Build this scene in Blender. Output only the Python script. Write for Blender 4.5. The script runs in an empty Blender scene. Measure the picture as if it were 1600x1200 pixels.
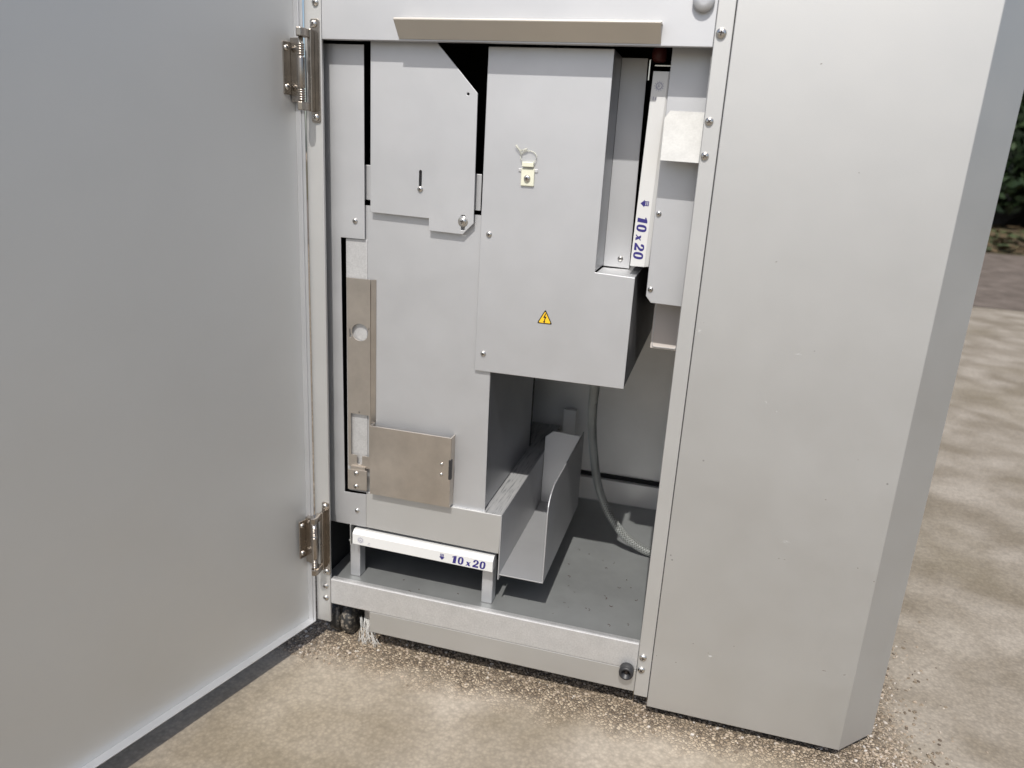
import bpy, bmesh, math, random
from mathutils import Vector, Matrix, noise
random.seed(7)
scene = bpy.context.scene
COL = scene.collection

# ------------------------------------------------------------------ camera
cam_d = bpy.data.cameras.new('camera')
cam = bpy.data.objects.new('camera', cam_d); COL.objects.link(cam)
R = ((0.96209494, 0.26697284, 0.05566718), (0.12884506, -0.26507056, -0.95558179), (-0.24035865, 0.92653284, -0.28942117))
m = Matrix(((R[0][0], -R[1][0], -R[2][0], 0.47385), (R[0][1], -R[1][1], -R[2][1], -0.85), (R[0][2], -R[1][2], -R[2][2], 0.69655), (0, 0, 0, 1)))
cam.matrix_world = m
cam_d.sensor_width = 36; cam_d.lens = 36 * 1175.86 / 1600
cam_d.clip_start = 0.02; cam_d.clip_end = 500
cam_d.dof.use_dof = True; cam_d.dof.focus_distance = 0.92; cam_d.dof.aperture_fstop = 5.5
scene.camera = cam

# ------------------------------------------------------------------ sky, sun, exposure
SUN_EL = 54.0
SUN_X = 0.045                      # the sun stands a little right of straight in front of the cabinet
world = bpy.data.worlds.new('World'); scene.world = world; world.use_nodes = True
wn = world.node_tree.nodes; wl = world.node_tree.links
bg = wn['Background']
sky = wn.new('ShaderNodeTexSky'); sky.sky_type = 'NISHITA'; sky.sun_disc = False
sky.sun_elevation = math.radians(SUN_EL); sky.sun_rotation = math.pi - math.atan(SUN_X)
sky.dust_density = 2.5; sky.air_density = 1.0
wl.new(sky.outputs[0], bg.inputs[0]); bg.inputs[1].default_value = 0.13
sun_d = bpy.data.lights.new('sun', 'SUN'); sun_d.energy = 4.2; sun_d.angle = math.radians(0.6); sun_d.color = (1.0, 0.965, 0.91)
sun = bpy.data.objects.new('sun', sun_d); COL.objects.link(sun)
d = Vector((SUN_X, -1, 0)).normalized() * math.cos(math.radians(SUN_EL)); d.z = math.sin(math.radians(SUN_EL))
sun.rotation_euler = d.to_track_quat('Z', 'Y').to_euler(); sun.location = d * 5
scene.view_settings.view_transform = 'Standard'; scene.view_settings.look = 'None'
scene.view_settings.exposure = 0.05; scene.view_settings.gamma = 1.0
scene.render.resolution_x = 1024; scene.render.resolution_y = 768

# ------------------------------------------------------------------ materials
def nodemat(name):
    mt = bpy.data.materials.new(name); mt.use_nodes = True
    nt = mt.node_tree; return mt, nt.nodes, nt.links, nt.nodes['Principled BSDF']
def tex(n, l, kind, scale, **kw):
    t = n.new(kind); t.inputs['Scale'].default_value = scale
    for k, v in kw.items(): t.inputs[k].default_value = v
    g = n.get('geo') or n.new('ShaderNodeNewGeometry'); g.name = 'geo'
    l.new(g.outputs['Position'], t.inputs['Vector']); return t
def ramp(n, l, src, stops):
    r = n.new('ShaderNodeValToRGB'); e = r.color_ramp.elements
    while len(e) < len(stops): e.new(0.5)
    for i, (p, c) in enumerate(stops):
        e[i].position = p; e[i].color = (c, c, c, 1) if not hasattr(c, '__len__') else (*c, 1)
    l.new(src, r.inputs[0]); return r
def mixc(n, l, fac, a, b, mode='MIX'):
    x = n.new('ShaderNodeMix'); x.data_type = 'RGBA'; x.blend_type = mode
    for s, v in ((0, fac), (6, a), (7, b)):
        if isinstance(v, (int, float)): x.inputs[s].default_value = v
        elif isinstance(v, tuple): x.inputs[s].default_value = (*v, 1)
        else: l.new(v, x.inputs[s])
    return x.outputs[2]
def paint(name, col, rough=0.45, metal=0.0, var=0.05, grain=0.0, bump=0.02, specks=0.0, smudge=0.08, vs=9, wave=0.0):
    mt, n, l, p = nodemat(name)
    big = tex(n, l, 'ShaderNodeTexNoise', vs, Detail=4.0, Roughness=0.6)
    dark = tuple(c * (1 - var) for c in col); light = tuple(min(1, c * (1 + var)) for c in col)
    r = ramp(n, l, big.outputs[0], [(0.3, dark), (0.7, light)])
    c = r.outputs[0]
    if grain:
        g = tex(n, l, 'ShaderNodeTexNoise', 420, Detail=3.0, Roughness=0.7)
        gr = ramp(n, l, g.outputs[0], [(0.35, 1 - grain), (0.65, 1 + 0.0)])
        c = mixc(n, l, 1.0, c, gr.outputs[0], 'MULTIPLY')
    if specks:
        v = tex(n, l, 'ShaderNodeTexVoronoi', 38)
        vr = ramp(n, l, v.outputs['Distance'], [(0.030, 1.0), (0.050, 0.0)])
        s2 = tex(n, l, 'ShaderNodeTexNoise', 7.0, Detail=2.0)
        sr = ramp(n, l, s2.outputs[0], [(0.56, 0.0), (0.60, specks)])
        mm = n.new('ShaderNodeMath'); mm.operation = 'MULTIPLY'
        l.new(vr.outputs[0], mm.inputs[0]); l.new(sr.outputs[0], mm.inputs[1])
        c = mixc(n, l, mm.outputs[0], c, (0.06, 0.05, 0.045))
    l.new(c, p.inputs['Base Color'])
    p.inputs['Metallic'].default_value = metal
    rr = tex(n, l, 'ShaderNodeTexNoise', 14, Detail=5.0, Roughness=0.65)
    mr = n.new('ShaderNodeMapRange'); mr.inputs[3].default_value = rough - smudge; mr.inputs[4].default_value = rough + smudge
    l.new(rr.outputs[0], mr.inputs[0]); l.new(mr.outputs[0], p.inputs['Roughness'])
    if bump:
        b = tex(n, l, 'ShaderNodeTexNoise', 900, Detail=2.0)
        bn = n.new('ShaderNodeBump'); bn.inputs['Strength'].default_value = bump; bn.inputs['Distance'].default_value = 0.001
        l.new(b.outputs[0], bn.inputs['Height']); l.new(bn.outputs[0], p.inputs['Normal'])
        if wave:
            w = tex(n, l, 'ShaderNodeTexNoise', 5.0, Detail=2.0); b2 = n.new('ShaderNodeBump'); b2.inputs['Strength'].default_value = wave; b2.inputs['Distance'].default_value = 0.02
            l.new(w.outputs[0], b2.inputs['Height']); l.new(b2.outputs[0], bn.inputs['Normal'])
    return mt
M = {}
M['panel'] = paint('grey_powder_paint', (0.575, 0.58, 0.59), 0.58, 0.90, 0.035, bump=0.05, smudge=0.09, wave=0.03)
M['cover'] = paint('warm_grey_cover_paint', (0.56, 0.56, 0.55), 0.57, 0.92, 0.018, bump=0.06, specks=0.45, vs=5, smudge=0.07, wave=0.04)
M['door'] = paint('door_paint', (0.60, 0.605, 0.60), 0.58, 0.85, 0.015, bump=0.04, vs=4, smudge=0.06, wave=0.02)
M['sheet'] = paint('shade_darkened_steel', (0.42, 0.43, 0.45), 0.42, 1.0, 0.05, bump=0.03)  # darkened for the chute and box sides: their shade is in the colour
M['traysteel'] = paint('zinc_sheet_steel', (0.46, 0.465, 0.475), 0.5, 0.6, 0.06, bump=0.03)
M['boxlid'] = paint('beige_box_plastic', (0.62, 0.57, 0.53), 0.5)
M['post'] = paint('post_paint', (0.57, 0.57, 0.56), 0.58, 0.85, 0.03)
M['galv'] = paint('galvanised_steel', (0.66, 0.66, 0.66), 0.58, 0.8, 0.06, grain=0.14, vs=40)
M['galvlight'] = paint('light_galvanised_steel', (0.37, 0.37, 0.36), 0.55, 0.1, 0.06, grain=0.10, vs=90)
M['floor'] = paint('dark_grey_floor_steel', (0.25, 0.26, 0.26), 0.40, 0.45, 0.12, specks=0.6, vs=12)
M['inner'] = paint('inner_steel', (0.80, 0.79, 0.77), 0.42, 0.35, 0.05)
M['void'] = paint('black_unlit_interior', (0.012, 0.012, 0.013), 0.8, 0.0)  # near-black colour carries the darkness of the unlit interior
M['steel'] = paint('brushed_stainless', (0.52, 0.475, 0.425), 0.36, 0.9, 0.11, bump=0.03, vs=30, smudge=0.12)
M['chrome'] = paint('screw_steel', (0.62, 0.60, 0.57), 0.22, 1.0, 0.05, bump=0)
M['hingemetal'] = paint('nickel_hinge', (0.36, 0.325, 0.29), 0.26, 1.0, 0.12, bump=0.02, vs=60)
M['recess'] = paint('screw_recess', (0.05, 0.04, 0.035), 0.5, 0.6, 0)
M['rubber'] = paint('black_rubber', (0.018, 0.018, 0.02), 0.45, 0.0, 0.2)
M['tyre'] = paint('dusty_rubber', (0.03, 0.03, 0.03), 0.6, 0.0, 0.4, vs=120)
M['lip'] = paint('lip_ground_reflection_paint', (0.60, 0.56, 0.50), 0.4, 0.5, 0.03)  # tan of the ground's reflection is put into this colour
M['white'] = paint('white_plastic', (0.60, 0.60, 0.59), 0.35, 0.0, 0.03)
M['navy'] = paint('navy_print', (0.030, 0.024, 0.16), 0.4, 0.0, 0.1)
M['greyprint'] = paint('grey_print', (0.26, 0.26, 0.33), 0.5, 0.0, 0.1)
M['yellow'] = paint('yellow_sticker', (0.83, 0.50, 0.02), 0.4, 0.0, 0.03)
M['black'] = paint('black_print', (0.01, 0.01, 0.01), 0.4, 0.0)
M['nylon'] = paint('aged_nylon', (0.68, 0.68, 0.55), 0.4, 0.0, 0.06)
M['braid'] = paint('braided_steel_hose', (0.42, 0.44, 0.43), 0.4, 0.5, 0.2, vs=60)
M['hosecore'] = paint('hose_rubber', (0.13, 0.135, 0.13), 0.4, 0.2)
M['grime'] = paint('dark_grime', (0.06, 0.028, 0.025), 0.9)
M['scuff'] = paint('white_scuff', (0.42, 0.42, 0.41), 0.5, 0.0, 0.05)
M['chip'] = paint('dark_paint_chip', (0.20, 0.18, 0.16), 0.6, 0.0, 0.2)
M['redwire'] = paint('dull_red_plastic', (0.12, 0.03, 0.025), 0.5)
# tyre dust
mt, n, l, p = nodemat('dusty_tyre_rubber'); M['tyre'] = mt
a = tex(n, l, 'ShaderNodeTexNoise', 160, Detail=6.0, Roughness=0.7)
l.new(ramp(n, l, a.outputs[0], [(0.50, (0.018, 0.018, 0.018)), (0.68, (0.30, 0.26, 0.21))]).outputs[0], p.inputs['Base Color']); p.inputs['Roughness'].default_value = 0.6
# film / nylon strands
mt, n, l, p = nodemat('clear_film'); M['film'] = mt
M['tie'] = None
p.inputs['Base Color'].default_value = (0.80, 0.80, 0.78, 1); p.inputs['Roughness'].default_value = 0.2; p.inputs['Alpha'].default_value = 0.38
mt, n, l, p = nodemat('clear_aged_nylon'); M['tie'] = mt
p.inputs['Base Color'].default_value = (0.62, 0.62, 0.54, 1); p.inputs['Roughness'].default_value = 0.35; p.inputs['Alpha'].default_value = 0.45
# scratched ledge
mt, n, l, p = nodemat('scratched_ledge_paint'); M['ledge'] = mt
g = n.new('ShaderNodeNewGeometry'); mp = n.new('ShaderNodeMapping'); mp.inputs['Scale'].default_value = (520, 34, 1); mp.inputs['Rotation'].default_value = (0, 0, math.radians(-14))
l.new(g.outputs['Position'], mp.inputs[0]); t = n.new('ShaderNodeTexNoise'); t.inputs['Scale'].default_value = 1.0; t.inputs['Detail'].default_value = 4.0
l.new(mp.outputs[0], t.inputs[0])
l.new(ramp(n, l, t.outputs[0], [(0.36, (0.20, 0.205, 0.21)), (0.43, (0.36, 0.365, 0.37)), (0.62, (0.42, 0.42, 0.42))]).outputs[0], p.inputs['Base Color']); p.inputs['Roughness'].default_value = 0.5
p.inputs['Metallic'].default_value = 0.3
# concrete
def concrete(name, lo, hi, spot, aggregate=False):
    mt, n, l, p = nodemat(name)
    a = tex(n, l, 'ShaderNodeTexNoise', 6.5, Detail=3.0, Roughness=0.5, Distortion=0.25)
    c = ramp(n, l, a.outputs[0], [(0.36, lo), (0.52, tuple((x + y) / 2 for x, y in zip(lo, hi))), (0.66, hi)]).outputs[0]
    b = tex(n, l, 'ShaderNodeTexNoise', 2.3, Detail=2.0)
    c = mixc(n, l, ramp(n, l, b.outputs[0], [(0.50, 0.0), (0.72, 0.45)]).outputs[0], c, spot)
    f = tex(n, l, 'ShaderNodeTexNoise', 95, Detail=5.0, Roughness=0.65)
    c = mixc(n, l, 1.0, c, ramp(n, l, f.outputs[0], [(0.34, 0.80), (0.62, 1.0)]).outputs[0], 'MULTIPLY')
    v = tex(n, l, 'ShaderNodeTexVoronoi', 210)
    c = mixc(n, l, 1.0, c, ramp(n, l, v.outputs['Distance'], [(0.15, 1.0), (0.75, 0.80)]).outputs[0], 'MULTIPLY')
    if aggregate:
        # washed aggregate shows where the skin of the concrete has worn off, round the cabinet's foot
        sx = n.new('ShaderNodeSeparateXYZ'); l.new(n['geo'].outputs['Position'], sx.inputs[0])
        def mth(op, a_, b_=None):
            q = n.new('ShaderNodeMath'); q.operation = op
            for i_, v_ in enumerate((a_, b_)):
                if v_ is None: continue
                if isinstance(v_, (int, float)): q.inputs[i_].default_value = v_
                else: l.new(v_, q.inputs[i_])
            return q.outputs[0]
        dx = mth('MAXIMUM', mth('SUBTRACT', sx.outputs[0], 0.745), 0.0); dy = mth('MAXIMUM', mth('MULTIPLY', sx.outputs[1], -1.0), 0.0)
        dd = mth('SQRT', mth('ADD', mth('MULTIPLY', dx, dx), mth('MULTIPLY', dy, dy)))
        wob = tex(n, l, 'ShaderNodeTexNoise', 22, Detail=3.0)
        dd = mth('ADD', dd, mth('MULTIPLY', mth('SUBTRACT', wob.outputs[0], 0.5), 0.07))
        mask = ramp(n, l, dd, [(0.005, 1.0), (0.060, 0.0)]).outputs[0]
        vc = tex(n, l, 'ShaderNodeTexVoronoi', 230); vd = tex(n, l, 'ShaderNodeTexVoronoi', 230); vd.feature = 'DISTANCE_TO_EDGE'
        st_ = ramp(n, l, vc.outputs['Color'], [(0.15, (0.14, 0.105, 0.07)), (0.5, (0.30, 0.235, 0.165)), (0.85, (0.46, 0.38, 0.28))]).outputs[0]
        st_ = mixc(n, l, ramp(n, l, vd.outputs['Distance'], [(0.0, 1.0), (0.16, 0.0)]).outputs[0], st_, (0.055, 0.045, 0.035))
        base_c = c
        c = mixc(n, l, mask, c, st_)
        bn0 = n.new('ShaderNodeBump'); bn0.inputs['Distance'].default_value = 0.004
        l.new(mask, bn0.inputs['Strength']); l.new(vd.outputs['Distance'], bn0.inputs['Height'])
    l.new(c, p.inputs['Base Color']); p.inputs['Roughness'].default_value = 0.9
    bn = n.new('ShaderNodeBump'); bn.inputs['Strength'].default_value = 0.35; bn.inputs['Distance'].default_value = 0.003
    l.new(f.outputs[0], bn.inputs['Height']); l.new(bn.outputs[0], p.inputs['Normal'])
    if aggregate: l.new(bn0.outputs[0], bn.inputs['Normal'])
    return mt
M['concrete'] = concrete('exposed_concrete', (0.225, 0.188, 0.138), (0.375, 0.33, 0.27), (0.21, 0.172, 0.108), True)
M['soil'] = concrete('dark_soil', (0.11, 0.085, 0.065), (0.20, 0.16, 0.13), (0.13, 0.10, 0.075))
M['verge'] = concrete('leafy_verge', (0.05, 0.05, 0.015), (0.15, 0.10, 0.05), (0.04, 0.06, 0.015))
def varied(name, stops, rough=0.8):
    mt, n, l, p = nodemat(name)
    g = n.new('ShaderNodeNewGeometry')
    l.new(ramp(n, l, g.outputs['Random Per Island'], stops).outputs[0], p.inputs['Base Color']); p.inputs['Roughness'].default_value = rough
    return mt
M['pebble'] = varied('mixed_pebbles', [(0, (0.08, 0.06, 0.045)), (0.35, (0.19, 0.15, 0.105)), (0.65, (0.29, 0.23, 0.17)), (0.88, (0.36, 0.30, 0.24)), (1, (0.45, 0.42, 0.38))])
M['leaf'] = varied('hedge_leaves', [(0, (0.006, 0.013, 0.004)), (0.7, (0.014, 0.030, 0.009)), (1, (0.030, 0.050, 0.018))], 0.5)
M['litter'] = varied('fallen_leaves', [(0, (0.06, 0.04, 0.02)), (0.6, (0.11, 0.075, 0.035)), (0.8, (0.035, 0.05, 0.015)), (1, (0.05, 0.07, 0.02))], 0.8)

# ------------------------------------------------------------------ helpers
def link(name, me, parent=None, mat=None, smooth=False):
    """links a mesh given in world coordinates, with its origin moved to its own middle"""
    vs = [v.co for v in me.vertices]
    c = Vector([(min(v[i] for v in vs) + max(v[i] for v in vs)) / 2 for i in range(3)])
    me.transform(Matrix.Translation(-c))
    if mat:
        for k in (mat if isinstance(mat, list) else [mat]): me.materials.append(M[k])
    o = bpy.data.objects.new(name, me); COL.objects.link(o)
    if parent is not None:
        o.parent = parent; o['wc'] = list(c)
        pw = Vector(parent['wc']) if 'wc' in parent.keys() else Vector((0, 0, 0))
        o.location = c - pw
    else:
        o.location = c; o['wc'] = list(c)
    if smooth:
        for f in me.polygons: f.use_smooth = True
    return o
def to_mesh(bm, name):
    bmesh.ops.recalc_face_normals(bm, faces=bm.faces)
    me = bpy.data.meshes.new(name); bm.to_mesh(me); bm.free(); return me
AX = {'xz': lambda a, b, c: Vector((a, c, b)), 'yz': lambda a, b, c: Vector((c, a, b)), 'xy': lambda a, b, c: Vector((a, b, c))}
def add_prism(bm, pts, c0, c1, plane='xz', holes=(), fn=None, mi=0):
    fn = fn or AX[plane]
    loops = []
    for loop in [pts] + list(holes):
        vs = [bm.verts.new(fn(a, b, c0)) for a, b in loop]
        es = [bm.edges.new((vs[i], vs[(i + 1) % len(vs)])) for i in range(len(vs))]
        loops.append((vs, es))
    if holes:
        r = bmesh.ops.triangle_fill(bm, use_beauty=True, use_dissolve=False, edges=[e for _, es in loops for e in es])
        faces = [g for g in r['geom'] if isinstance(g, bmesh.types.BMFace)]
    else:
        faces = [bm.faces.new(loops[0][0])]
    mp = {}
    for (vs, es), loop in zip(loops, [pts] + list(holes)):
        for v, (a, b) in zip(vs, loop): mp[v] = bm.verts.new(fn(a, b, c1))
    new = list(faces)
    for f in faces: new.append(bm.faces.new([mp[v] for v in reversed(f.verts)]))
    for vs, es in loops:
        for i in range(len(vs)):
            a, b = vs[i], vs[(i + 1) % len(vs)]
            new.append(bm.faces.new((a, b, mp[b], mp[a])))
    for f in new: f.material_index = mi
def add_box(bm, x0, x1, y0, y1, z0, z1, mi=0):
    add_prism(bm, [(x0, z0), (x1, z0), (x1, z1), (x0, z1)], y0, y1, mi=mi)
def add_lathe(bm, prof, axis='z', at=(0, 0, 0), seg=20, mi=0):
    """prof: (radius, height) pairs"""
    rings = []
    for r, h in prof:
        ring = []
        for i in range(seg):
            t = 2 * math.pi * i / seg; u, v = r * math.cos(t), r * math.sin(t)
            p = {'z': (u, v, h), 'y': (u, h, v), 'x': (h, u, v)}[axis]
            ring.append(bm.verts.new(Vector(p) + Vector(at)))
        rings.append(ring)
    for a, b in zip(rings, rings[1:]):
        for i in range(seg): f = bm.faces.new((a[i], a[(i + 1) % seg], b[(i + 1) % seg], b[i])); f.material_index = mi; f.smooth = True
    for ring in (rings[0], rings[-1]):
        f = bm.faces.new(ring); f.material_index = mi
def add_tube(bm, pts, r, seg=8, mi=0):
    pts = [Vector(p) for p in pts]; rings = []
    up = Vector((0.1, 0.2, 1)).normalized()
    for i, p in enumerate(pts):
        t = (pts[min(i + 1, len(pts) - 1)] - pts[max(i - 1, 0)]).normalized()
        s = t.cross(up).normalized() if abs(t.dot(up)) < 0.98 else t.cross(Vector((1, 0, 0))).normalized()
        w = s.cross(t).normalized(); rr = r if not hasattr(r, '__len__') else r[i]
        rings.append([bm.verts.new(p + (s * math.cos(2 * math.pi * k / seg) + w * math.sin(2 * math.pi * k / seg)) * rr) for k in range(seg)])
    for a, b in zip(rings, rings[1:]):
        for k in range(seg): f = bm.faces.new((a[k], a[(k + 1) % seg], b[(k + 1) % seg], b[k])); f.smooth = True; f.material_index = mi
    for ring in (rings[0], rings[-1]): f = bm.faces.new(ring); f.material_index = mi
def bevel(o, w=0.0008, seg=2):
    b = o.modifiers.new('bevel', 'BEVEL'); b.width = w; b.segments = seg; b.limit_method = 'ANGLE'; b.angle_limit = math.radians(35)
    b.harden_normals = False
    return o
def prism(name, pts, c0, c1, mat, parent, plane='xz', holes=(), bw=0.0006, fn=None):
    bm = bmesh.new(); add_prism(bm, pts, c0, c1, plane, holes, fn)
    o = link(name, to_mesh(bm, name), parent, mat)
    return bevel(o, bw) if bw else o
def box(name, x0, x1, y0, y1, z0, z1, mat, parent, bw=0.0006):
    return prism(name, [(x0, z0), (x1, z0), (x1, z1), (x0, z1)], y0, y1, mat, parent, bw=bw)
def circ(cx, cy, r, n=24): return [(cx + r * math.cos(2 * math.pi * i / n), cy + r * math.sin(2 * math.pi * i / n)) for i in range(n)]
def rrect(x0, x1, z0, z1, r, n=4):
    o = []
    for cx, cz, a in ((x1 - r, z0 + r, -90), (x1 - r, z1 - r, 0), (x0 + r, z1 - r, 90), (x0 + r, z0 + r, 180)):
        for i in range(n + 1):
            t = math.radians(a + 90 * i / n); o.append((cx + r * math.cos(t), cz + r * math.sin(t)))
    return o
def thing(name, label, cat, loc=(0, 0, 0), group=None):
    o = bpy.data.objects.new(name, None); COL.objects.link(o); o.location = loc; o['wc'] = list(loc); o.empty_display_size = 0.05
    o['label'] = label; o['category'] = cat
    if group: o['group'] = group
    return o
def tag(o, label=None, cat=None, kind=None, group=None):
    if label: o['label'] = label
    if cat: o['category'] = cat
    if kind: o['kind'] = kind
    if group: o['group'] = group
    return o

# ---- screws: one shared mesh, a pan head with a raised dark cross painting the recess's shade, facing -Y, radius 1 mm * scale
def screw_mesh(washer=False):
    bm = bmesh.new()
    prof = [(1.0, 0.02), (1.0, -0.12), (0.93, -0.34), (0.78, -0.52), (0.55, -0.64), (0.25, -0.70)]
    if washer: add_lathe(bm, [(1.3, 0.02), (1.3, -0.1), (1.25, -0.14), (1.0, -0.14)], 'y', (0, 0, 0), 20)
    add_lathe(bm, prof, 'y', (0, 0, 0), 20)
    cross = [(-.12, -.5), (.12, -.5), (.12, -.12), (.5, -.12), (.5, .12), (.12, .12), (.12, .5), (-.12, .5), (-.12, .12), (-.5, .12), (-.5, -.12), (-.12, -.12)]
    add_prism(bm, cross, -0.60, -0.735, mi=1)
    me = to_mesh(bm, 'screw'); me.materials.append(M['chrome']); me.materials.append(M['recess']); return me
SCREW = screw_mesh(); WSCREW = screw_mesh(True)
def screw(parent, x, y, z, r=0.0045, rot=None, name='screw', me=None, spin=None):
    o = bpy.data.objects.new(name, me or SCREW); COL.objects.link(o); o.parent = parent
    o.location = Vector((x, y, z)) - Vector(parent['wc']); o.scale = (r, r, r); o['wc'] = [x, y, z]
    sp = Matrix.Rotation(random.uniform(0, 1.5) if spin is None else spin, 4, 'Y')
    o.rotation_euler = ((rot or Matrix.Identity(4)) @ sp).to_euler()
    return o

# ================================================================== THE SETTING
def sheet(name, x0, x1, y0, y1, z, mat, nx=1, ny=1):
    bm = bmesh.new(); vs = [[bm.verts.new((x0 + (x1 - x0) * i / nx, y0 + (y1 - y0) * j / ny, z)) for j in range(ny + 1)] for i in range(nx + 1)]
    for i in range(nx):
        for j in range(ny): bm.faces.new((vs[i][j], vs[i + 1][j], vs[i + 1][j + 1], vs[i][j + 1]))
    o = link(name, to_mesh(bm, name), None, mat); o['kind'] = 'structure'; return o
tag(sheet('ground', -60, 60, -60, 60, 0.0, 'concrete'), 'pale tan weathered concrete ground under the cabinet')
tag(sheet('soil_strip', -30, 40, 4.1, 8.1, 0.004, 'soil'), 'dark bare strip beyond the concrete')
tag(sheet('verge', -30, 40, 8.1, 30, 0.008, 'verge'), 'green and brown leafy verge in front of the hedge')

# ================================================================== THE CABINET
cab = thing('equipment_cabinet', 'tall grey metal equipment cabinet with its left door swung open', 'cabinet', (0, 0, 0))

# --- inner shell: floor, back wall, side walls, black sheets for the shaded upper void
fl = box('floor_pan', -0.012, 0.452, 0.004, 0.428, 0.094, 0.100, 'floor', cab, 0)
bw = box('back_wall', -0.014, 0.454, 0.430, 0.434, 0.094, 0.86, 'inner', cab, 0)
prism('back_wall_rail', [(0.4180, 0.1003), (0.4180, 0.1425), (0.4240, 0.1440), (0.4240, 0.1003)], 0.0, 0.440, 'inner', cab, 'yz', bw=0.0004)
prism('rail_shadow_strip', [(0.4250, 0.1003), (0.4250, 0.1505), (0.4298, 0.1505), (0.4298, 0.1003)], 0.0, 0.440, 'void', cab, 'yz', bw=0)  # black strip painting the shadow line above the rail
box('floor_lip', 0.0, 0.440, 0.4160, 0.4178, 0.1003, 0.1012, 'galv', cab, 0)
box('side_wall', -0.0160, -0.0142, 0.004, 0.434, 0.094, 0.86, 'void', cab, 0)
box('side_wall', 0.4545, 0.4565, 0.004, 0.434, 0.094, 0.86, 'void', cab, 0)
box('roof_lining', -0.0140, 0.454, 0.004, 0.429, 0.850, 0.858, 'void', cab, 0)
box('void_shade_sheet', -0.0138, 0.2185, 0.2755, 0.279, 0.1003, 0.849, 'void', cab, 0)  # black sheets: the deep void's shade put into their colour
box('void_shade_sheet', 0.2187, 0.452, 0.396, 0.3985, 0.480, 0.849, 'void', cab, 0)
box('cable_box', 0.4080, 0.4415, 0.0750, 0.1150, 0.4780, 0.5530, 'boxlid', cab, 0.001)
bm = bmesh.new(); add_prism(bm, rrect(0.4098, 0.4405, 0.4800, 0.5510, 0.003), 0.0742, 0.0749, holes=[rrect(0.4107, 0.4396, 0.4809, 0.5501, 0.0025)])
link('cable_box_lid', to_mesh(bm, 'lid'), cab, 'galv')
box('wall_clip', 0.247, 0.270, 0.400, 0.41, 0.100, 0.272, 'inner', cab)

# --- posts
def post(x0, x1, z0, z1, side):
    bm = bmesh.new()
    t = 0.0018; y1 = 0.0045 if side < 0 else 0.012
    if side < 0: pr = [(x0, 0), (x1, 0), (x1, y1), (x1 - t, y1), (x1 - t, t), (x0 + t, t), (x0 + t, y1), (x0, y1)]
    else: pr = [(x0, 0), (x1, 0), (x1, y1), (x1 - t, y1), (x1 - t, t), (x0 + t, t), (x0 + t, y1), (x0, y1)]
    add_prism(bm, pr, z0, z1, 'xy')
    return bevel(link('post', to_mesh(bm, 'post'), cab, 'post'), 0.0012, 3)
pl = post(-0.0190, 0.0030, 0.036, 1.02, -1); pr_ = post(0.4425, 0.4600, 0.0295, 1.02, 1)
for z, y in ((0.8515, 0), (0.0940, 0), (0.0748, 0)): screw(pl, -0.0040, y, z, 0.0042)
for x, z, r in ((0.4490, 0.8262, 0.0054), (0.4480, 0.7422, 0.0044), (0.4478, 0.7078, 0.0044), (0.4487, 0.0886, 0.0048), (0.4484, 0.0700, 0.0048)): screw(pr_, x, 0, z, r)

# --- header, pull lip, lock
hd = prism('header_panel', [(0.0032, 0.8132), (0.4422, 0.8132), (0.4422, 1.02), (0.0032, 1.02)], 0.0006, 0.0026, 'panel', cab)
box('header_return', 0.0034, 0.4420, 0.0026, 0.0085, 0.8132, 0.8150, 'panel', cab, 0)
prism('pull_lip', [(-0.0002, 0.8148), (-0.0166, 0.8322), (-0.0164, 0.8340), (-0.0148, 0.8346), (0.0004, 0.8340), (0.0004, 0.8325), (-0.0142, 0.8328), (0.0004, 0.8172)], 0.0995, 0.3902, 'lip', cab, 'yz', bw=0.0005)
bm = bmesh.new(); add_lathe(bm, [(0.0108, 0.002), (0.0108, -0.004), (0.0095, -0.0058), (0.004, -0.0062)], 'y', (0.4284, 0, 0.8552), 28)
link('lock_cap', to_mesh(bm, 'lock'), cab, 'traysteel')

# --- bottom frame and kick plate
box('bottom_rail', 0.0034, 0.4421, 0.0002, 0.0030, 0.0674, 0.1070, 'galv', cab, 0.0012)
box('bottom_rail_return', 0.0036, 0.4419, 0.0031, 0.0100, 0.1046, 0.1066, 'galv', cab, 0.0004)
box('kick_plate', 0.0632, 0.4421, 0.0012, 0.0034, 0.0335, 0.0668, 'cover', cab, 0.0008)
bm = bmesh.new()
add_lathe(bm, [(0.0092, 0.001), (0.0096, -0.009), (0.0090, -0.0115), (0.0078, -0.0125), (0.0062, -0.0125), (0.0058, -0.0060), (0.0008, -0.0055)], 'y', (0.4300, 0, 0.0668), 28)
bmp = link('bumper', to_mesh(bm, 'bumper'), cab, 'rubber')
bm = bmesh.new(); add_lathe(bm, [(0.0030, -0.0050), (0.0030, -0.0075), (0.0015, -0.0085)], 'y', (0.4300, 0, 0.0668), 16)
link('bumper_screw', to_mesh(bm, 'bumper_screw'), bmp, 'recess')

# --- left column plate
prism('column_plate', [(-0.0138, 0.1881), (0.0498, 0.1881), (0.0498, 0.2385), (0.0172, 0.2372), (0.0150, 0.5868), (0.0478, 0.5868), (0.0470, 0.8110), (-0.0138, 0.8110)], 0.0190, 0.0205, 'panel', cab, bw=0.0004)
cpl = bpy.data.objects['column_plate']
screw(cpl, 0.0350, 0.0190, 0.6086, 0.0034); screw(cpl, 0.0362, 0.0190, 0.2116, 0.0034)

# --- cross rail behind
rail = prism('cross_rail', [(0.038, 0.6350), (0.038, 0.6712), (0.0400, 0.6755), (0.0425, 0.6765), (0.1955, 0.6740), (0.1955, 0.6320)], 0.0255, 0.0275, 'panel', cab, bw=0.0005)

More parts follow.
